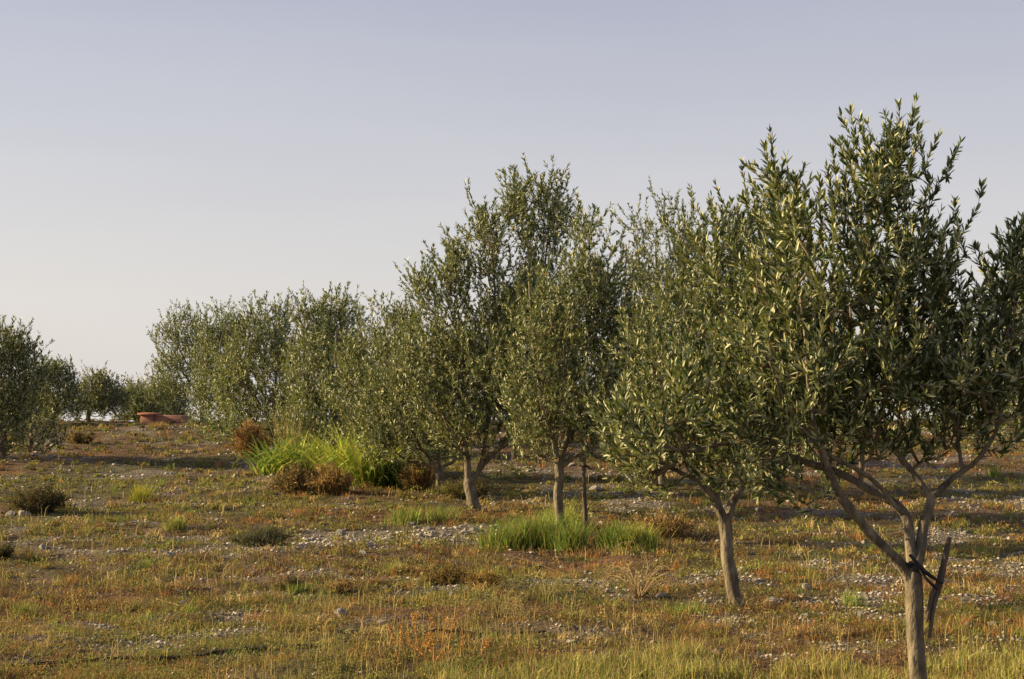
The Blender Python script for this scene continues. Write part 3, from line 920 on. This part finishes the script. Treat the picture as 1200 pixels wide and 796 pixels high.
for px, py, s, lb in [
    (188, 684, .055, "cream angular rock alone in the rusty grass at the lower left"),
    (110, 709, .06, "grey rock beside the dry stick at the lower left"),
    (215, 709, .05, "pale round stone at the lower end of the dry stick at the lower left"),
    (672, 754, .065, "largest pale flat rock at the bottom edge left of the tall bright grass"),
    (600, 667, .06, "white wedge shaped stone below the bright green grass clumps"),
    (400, 722, .10, "broad pale rock in the bare patch at bottom centre"),
    (410, 742, .07, "brownish low rock just in front of the broad pale rock at bottom centre"),
    (380, 724, .055, "cream pointed stone left of the broad pale rock at bottom centre"),
    (28, 603, .10, "pale rock at the foot of the dark bush at the left"),
    (14, 604, .11, "grey rock at the left end of the dark bush at the left"),
    (172, 639, .09, "dark grey upright rock in the grass left of the gravel strip"),
    (425, 649, .09, "grey flat rock just below the pale gravel strip"),
    (398, 627, .10, "long tan rock at the upper edge of the gravel strip"),
    (484, 615, .10, "white rock on the far side of the gravel strip beside green grass"),
    (502, 620, .08, "white rock near the middle of the gravel strip, far side"),
    (640, 578, .15, "large grey rock behind the third trunk from the right"),
    (697, 575, .18, "largest white rock, behind the thin stake"),
    (905, 708, .10, "reddish grey rock right of the second trunk"),
    (842, 765, .075, "pale flat stone near the bottom edge under the second trunk"),
    (945, 690, .07, "cream leaning stone in the rusty grass right of the second trunk"),
    (733, 561, .18, "pale rock under the low branches right of the thin stake"),
    (1165, 732, .05, "orange tinted stone in the grass near the right edge"),
    (530, 698, .06, "grey stone beside the orange dock stalks"),
    (775, 700, .07, "tan stone under the dry arching weed"),
]:
    rock(G(px, py), s, lb)
SG = "loose pale rocks along the gravel strip"
for q in range(34):
    t = random.random(); px = 335 + 225 * t; py = 639 - 12 * t + random.uniform(-6, 7)
    rock(G(px, py), random.uniform(.035, .08), "small pale rock loose in the gravel strip", SG)
FG = "small stones scattered in the grass"
q = 0
while q < 90:
    px, py = random.uniform(0, 1200), 500 + 290 * random.random() ** .8
    p = G(px, py)
    if float(stony(p.x, p.y)) < .4 and random.random() < .7: continue
    if 330 < px < 570 and 618 < py < 650: continue
    rock(p, random.uniform(.02, .045) * max(1, (p.y / 10) ** .8), "small pale stone lying loose in the thin field grass", FG); q += 1


# ------------------------------------------------------------------ clumps and shrubs
def strap_clump(name, label, cat, px, py, n, length, width, spread, colors, group=None, seed=0, stiff=.6, mat=M_GRASS, segs=5, foot=.3):
    r = np.random.default_rng(seed + 900)
    g = G(px, py) if not isinstance(px, Vector) else px
    off = r.normal(size=(n, 2)) * spread * foot
    h0 = hgt(g.x + off[:, 0], g.y + off[:, 1]) - g.z - .01
    base = np.stack([off[:, 0], off[:, 1], h0], 1)
    a = r.uniform(0, 2 * math.pi, n)
    out_ = np.stack([np.cos(a), np.sin(a), np.zeros(n)], 1)
    out_[:, :2] += off / (spread + 1e-6) * 1.2
    L = length * (.3 + .9 * r.random(n) ** .8); cur = base.copy()
    el = np.full(n, 1.45) - r.uniform(0, .5, n) * (1.2 - stiff); 
    bend = r.uniform(.1, .5, n) * (1.3 - stiff)
    side = unit(np.cross(out_, np.array([0, 0, 1.]))) 
    Vs = []
    for s in range(segs + 1):
        t = s / segs
        w = width * (1 - t ** 2.2) * .5 * r.uniform(.95, 1.05, n)
        if s == segs: w = w * 0 + .0004
        Vs.append(cur - side * w[:, None]); Vs.append(cur + side * w[:, None])
        cur = cur + (out_ * np.cos(el)[:, None] + np.array([0, 0, 1.]) * np.sin(el)[:, None]) * (L / segs)[:, None]
        el = el - bend * (.6 + t)
    V = np.stack(Vs, 1).reshape(-1, 3)
    m_ = 2 * (segs + 1); k = np.arange(n)[:, None] * m_
    f = np.concatenate([k + np.array([2 * s, 2 * s + 1, 2 * s + 3, 2 * s + 2]) for s in range(segs)])
    C = np.array(colors)[r.integers(0, len(colors), n)] * r.uniform(.7, 1.3, (n, 1))
    o = mesh_np(name, V, [f], mat, col=np.repeat(C, m_, 0), loc=g)
    tag(o, label, cat, group)
    return o


GR = [(.16, .28, .04), (.22, .33, .05), (.30, .36, .07), (.11, .18, .03), (.15, .25, .04), (.40, .33, .13)]
YG = [(.38, .40, .08), (.28, .36, .06), (.45, .38, .12), (.2, .26, .05)]
TG = "bright green grass clumps round the trunks"
for q, (px, py, n, L, sp_, cc, lb) in enumerate([
    (592, 645, 700, .34, .36, GR, "bright green grass clump left of the third trunk, at its left end"),
    (630, 643, 800, .40, .36, GR, "tallest bright green grass clump just left of the third trunk"),
    (668, 642, 400, .32, .30, GR, "shaded green grass clump between the third trunk and the thin stake"),
    (722, 642, 480, .30, .34, GR, "green grass clump right of the thin stake"),
    (752, 642, 460, .28, .34, YG, "yellowing green grass clump farthest right of the thin stake"),
    (478, 613, 320, .22, .42, GR, "low green grass patch behind the gravel strip, left one"),
    (515, 611, 300, .22, .40, GR, "low green grass patch behind the gravel strip by the slim trunk"),
    (655, 622, 420, .36, .45, YG, "tall pale grass clump right behind the third trunk"),
    (165, 588, 260, .30, .25, [(.42, .40, .05), (.32, .34, .05)], "small bright yellow green tuft alone in the field at the left"),
    (1000, 712, 160, .12, .16, GR, "small green tuft in the rusty grass between the two nearest trunks"),
    (345, 695, 120, .10, .10, GR, "small dark green tuft by the stones at bottom centre"),
    (205, 620, 300, .16, .2, YG, "pale yellow green grass patch left of the grey bush"),
    (460, 672, 240, .12, .14, YG, "low yellow green tuft between the gravel strip and the dock stalks"),
    (30, 720, 400, .10, .16, YG, "yellow green weedy patch near the left edge in the foreground"),
    (800, 720, 220, .12, .26, GR, "green weedy tuft left of the second trunk foot"),
    (186, 502, 320, .2, .42, [(.42, .26, .12), (.34, .18, .09), (.3, .26, .1)], "thin rust coloured grass in front of the low brick wall"),
    (1165, 560, 120, .3, .2, GR, "green tuft under the right limbs of the nearest tree"),
]):
    strap_clump("grass_clump", lb, "grass clump", px, py, n, L, .010 if py < 660 else .005, sp_, cc, TG if 580 < px < 760 and py < 650 else None, seed=q, stiff=.75, segs=4)

PG = "tall strap-leaved green plants in a bed"
for q, (px, py, n, L, lb) in enumerate([
    (322, 556, 190, .85, "leftmost leafy plant of the tall green bed"),
    (348, 556, 190, .9, "second leafy plant from the left in the tall green bed"),
    (376, 556, 200, .95, "middle leafy plant of the tall green bed, behind the rusty bush"),
    (402, 562, 220, 1.1, "tall yellow green leafy plant right of the rusty bush in the green bed"),
    (428, 568, 230, 1.15, "largest arching strap-leaved plant in the green bed"),
    (452, 568, 150, .9, "darker drooping plant at the right end of the green bed"),
]):
    strap_clump("leafy_plant", lb, "plant", px, py, n, L, .045, .45, [(.22, .36, .05), (.34, .44, .06), (.50, .50, .09), (.15, .24, .04)] if q < 2 else [(.34, .44, .06), (.48, .54, .07), (.58, .56, .10), (.2, .3, .04)] if q < 5 else [(.07, .12, .03), (.10, .17, .035)], PG, seed=40 + q, stiff=.3, segs=6, mat=M_LEAF if False else M_GRASS)

# tall pale reeds behind the bed
strap_clump("reed_clump", "pale dry upright stalks rising behind the tall green bed", "reeds", 350, 535, 200, 1.0, .014, 1.1, [(.4, .32, .14), (.3, .28, .1)], seed=60, stiff=1.1)


def shrub(label, px, py, rx, h, n, cols, leafsz, group=None, seed=0, stemc=(.16, .10, .06), cat="shrub", up=.7):
    """Dome of thin stems carrying small leaves."""
    r = np.random.default_rng(seed + 500)
    g = G(px, py); root = empty("shrub", g); tag(root, label, cat, group)
    d = Tubes(); B = []; Dd = []
    m = max(24, n // 60)
    for q in range(m):
        a = r.uniform(0, 6.283); e = r.uniform(0, 1) ** .6
        tip = np.array([math.cos(a) * rx * e, math.sin(a) * rx * e * .8, h * (1 - .55 * e * e) * r.uniform(.5, 1.35)])
        st_ = np.array([math.cos(a) * rx * .3 * e, math.sin(a) * rx * .3 * e, -.02])
        mid = (tip + st_) * .5 + np.array([0, 0, .12 * h]) + r.normal(size=3) * rx * .06
        t = np.linspace(0, 1, 5)[:, None]
        pts = (1 - t) ** 2 * st_ + 2 * t * (1 - t) * mid + t * t * tip
        d.add(pts, np.linspace(.008, .003, 5) * (1 + h), 3, cap=False)
        c = n // m
        tt = r.random((c, 1)) ** .6
        bp = (1 - tt) ** 2 * st_ + 2 * tt * (1 - tt) * mid + tt * tt * tip + r.normal(size=(c, 3)) * rx * .07
        B.append(bp); Dd.append(unit(unit(tip - st_) * up + .7 * r.normal(size=(c, 3))))
    d.build("stems", stem_mat, root)
    B = np.vstack(B); B[:, 2] = np.maximum(B[:, 2], .01); D = np.vstack(Dd)
    N = unit(r.normal(size=B.shape) + np.array([0, 0, .5]))
    L = leafsz * 1.3 * r.uniform(.4, 1.6, len(B))
    V, f = leaf_arrays(B, D, N, L, L * .18)
    col = np.array(cols)[r.integers(0, len(cols), len(B))] * r.uniform(.7, 1.3, (len(B), 1))
    mesh_np("foliage", V, [f], M_GRASS, root, col=np.repeat(col, 6, 0))
    return root


stem_mat = noise_mat("shrub_stem", [(.3, (.09, .055, .035)), (.7, (.2, .13, .08))], scale=15, bump=.1)
BR = [(.34, .19, .07), (.44, .28, .11), (.22, .13, .06), (.36, .27, .12)]
DK = [(.035, .035, .022), (.06, .05, .03), (.05, .055, .025)]
shrub("dark low spiny bush in the grass near the left edge", 45, 600, .48, .30, 5000, DK, .035, seed=1)
shrub("rusty orange dry bush at the left foot of the broad olive tree", 292, 536, .42, .55, 4500, [(.42, .22, .07), (.34, .16, .05), (.42, .27, .11)], .06, seed=2, up=1.5)
shrub("brown dry bush in front of the tall green bed, left of the rusty one", 345, 580, .40, .36, 4500, BR + DK, .045, seed=3)
shrub("reddish brown dry bush against the tall green bed", 386, 578, .44, .36, 5000, [(.36, .20, .075), (.28, .16, .06), (.4, .27, .11)], .045, seed=4)
shrub("grey green low cushion bush at the left end of the gravel strip", 308, 640, .38, .17, 4200, [(.08, .10, .06), (.11, .13, .08), (.06, .08, .045)], .025, seed=5)
shrub("tan dry bush left of the slim trunk, under the olive row", 492, 574, .36, .42, 3600, [(.40, .26, .10), (.28, .18, .08)], .05, seed=6, up=1.4)
shrub("small dark tuft shrub by the stones at bottom centre left", 340, 693, .13, .10, 1200, DK, .02, seed=7)
shrub("small brown cushion shrub above the broad pale rock at bottom centre", 402, 694, .14, .09, 1200, BR, .02, seed=8)
shrub("golden brown cushion shrub left of the tangled weeds below the green grass clumps", 523, 684, .22, .13, 2200, [(.28, .17, .04), (.2, .13, .035), (.08, .06, .03)], .022, seed=9)
shrub("golden brown cushion shrub below the bright green grass clumps", 570, 690, .2, .13, 2000, [(.30, .18, .05), (.22, .13, .04)], .022, seed=10)
shrub("dark rounded weed cut by the left edge in midfield", 2, 655, .16, .12, 1400, DK, .025, seed=11)
shrub("small dark bush on the bare slope at upper left", 92, 520, .35, .25, 1600, BR + DK, .06, seed=12)
shrub("brown shrub under the low branches right of the green grass clumps", 775, 632, .38, .26, 3000, BR, .04, seed=13)
shrub("olive green low bush behind the slim trunk", 545, 585, .5, .3, 3000, [(.1, .11, .04), (.16, .13, .05)], .045, seed=14)


def weed(label, px, py, stems, name="dry_weed", cat="weed", rad=.0028, heads=None, mat=None, seed=0):
    r = random.Random(seed); g = G(px, py); tb = Tubes()
    for st_ in stems:
        pts = [(*(Vector((p[0], p[1], p[2]))), rad) for p in st_]
        sp = spline(pts, .03); sp[:, 3] = np.linspace(rad, rad * .5, len(sp))
        tb.add(sp[:, :3], sp[:, 3], 4, cap=False)
    o = tb.build(name, mat or M_STRAW)
    o.location = g
    tag(o, label, cat)
    return o


M_STRAW = noise_mat("straw_stem", [(.3, (.26, .17, .08)), (.7, (.46, .33, .17))], scale=10, bump=.05)
M_DOCK = noise_mat("dock_orange", [(.3, (.30, .14, .04)), (.7, (.50, .27, .09))], scale=14, bump=.1)
# arching dry weed
R_ = random.Random(5)
def arcs(n, L, hmax, R_):
    res = []
    for q in range(n):
        a = R_.uniform(0, 6.28); l = L * R_.uniform(.4, 1); h = hmax * R_.uniform(.4, 1)
        x, y = math.cos(a) * l, math.sin(a) * l * .7
        res.append([(x * .02, y * .02, -.01), (x * .35 + R_.uniform(-.03, .03), y * .35, h * .85), (x * .7, y * .7 + R_.uniform(-.03, .03), h), (x, y, h * R_.uniform(.15, .8))])
    return res
weed("tangled dry arching weed left of the second trunk", 748, 700, arcs(46, .55, .26, R_), seed=1)
weed("wiry greenish weed tangle below the third trunk", 640, 705, arcs(60, .55, .24, R_), rad=.0022, seed=2, mat=noise_mat("wiry_green", [(.3, (.16, .15, .05)), (.7, (.33, .28, .11))], scale=9, bump=.05))
weed("thin wiry weed between the golden cushion shrub and the dock stalks", 585, 725, arcs(40, .4, .2, R_), rad=.0022, seed=3, mat=noise_mat("wiry_olive", [(.3, (.16, .14, .05)), (.7, (.34, .27, .12))], scale=9, bump=.05))
weed("long dry seed stem bowed over the foreground right of the thin stake", 760, 668,
     [[(0, 0, 0), (-.03, 0, .14), (-.12, 0, .25), (-.26, .02, .24), (-.36, .03, .16)]], rad=.004, seed=4, cat="dry stem", name="dry_twig")
weed("long thin dry stem slanting from the bright green clump to the weed tangle", 700, 690,
     [[(0, 0, 0), (-.25, .1, .10), (-.55, .25, .2), (-.8, .35, .26)]], rad=.0035, seed=6, cat="dry stem", name="dry_twig")
weed("straight dry stick lying in the grass at the lower left", 212, 712,
     [[(0, 0, .012), (-.14, .16, .02), (-.30, .36, .03)]], rad=.007, name="dry_stick", cat="stick")
weed("thin straw coloured stem lying flat at the left in the rusty grass", 70, 622, [[(0, 0, .03), (.4, .05, .03), (.9, .0, .02)]], rad=.006, name="dry_twig", cat="dry stem")
weed("dark thin twig lying by the stones at the bottom right", 840, 785, [[(0, 0, .02), (-.08, .12, .05), (-.16, .25, .07)]], rad=.006, name="dry_stick", cat="stick", mat=M_STAKE)

# orange dock stalks with seed heads
g = G(510, 772)
dk = empty("dock_plant", g); tag(dk, "rust orange dock stalks with seed heads standing at bottom centre", "weed")
for q in range(15):
    tb = Tubes(); B = []; D = []
    x, y = R_.gauss(0, .14), R_.gauss(0, .25); h = R_.uniform(.10, .30); z0 = gz(g.x + x, g.y + y) - g.z
    dx = R_.uniform(-.09, .09)
    tb.add([(x, y, z0 - .01), (x + dx * .4, y, z0 + h * .5), (x + dx, y, z0 + h)], [.003, .0025, .0015], 4, cap=False)
    for k_ in range(55):
        t = .45 + .55 * R_.random()
        B.append((x + dx * t + R_.gauss(0, .007), y + R_.gauss(0, .007), z0 + h * t)); D.append((R_.gauss(0, .8), R_.gauss(0, .8), 1))
    sk_ = tb.build("stalk", M_DOCK, dk)
    B = np.array(B); D = unit(np.array(D)); N = unit(rng.normal(size=B.shape)); L = rng.uniform(.008, .016, len(B))
    V, f = leaf_arrays(B, D, N, L, L * .7)
    mesh_np("seed_head", V, [f], M_GRASS, sk_, col=np.repeat(np.array([(.50, .25, .07)]) * rng.uniform(.6, 1.3, (len(B), 1)), 6, 0))

# tall bright foreground grass
def patch(n, x0, x1, y0, y1, th, s=0):
    x = rng.uniform(x0, x1, n); y = rng.uniform(y0, y1, n)
    k = fbm(x / .35, y / .3, 131 + s, 3) > th
    return x[k], y[k]
x, y = patch(60000, -.4, 4.2, 7.2, 10.0, .42)
edge = .25 * fbm(x / .5, x * 0, 7, 2) * 2
lim = np.interp(x, [-.4, .3, 1, 1.6, 2.6, 4.2], [8.7, 9.0, 9.4, 9.2, 9.5, 9.6])
k = y < lim - .35 + edge
x, y = x[k], y[k]; n = len(x)
cc = np.array([(.40, .38, .10), (.30, .35, .07), (.50, .40, .17), (.20, .24, .05), (.30, .2, .09)])[rng.integers(0, 5, n)] * rng.uniform(.7, 1.25, (n, 1))
V, f, c_ = blades(x, y, rng.uniform(.06, .17, n), rng.uniform(.003, .006, n), rng.uniform(.05, .7, n), cc)
o = mesh_np("tall_grass", V, f, M_GRASS, col=c_)
tag(o, "tall sunlit yellow green grass along the bottom edge round the nearest trunk", "grass", kind="stuff")
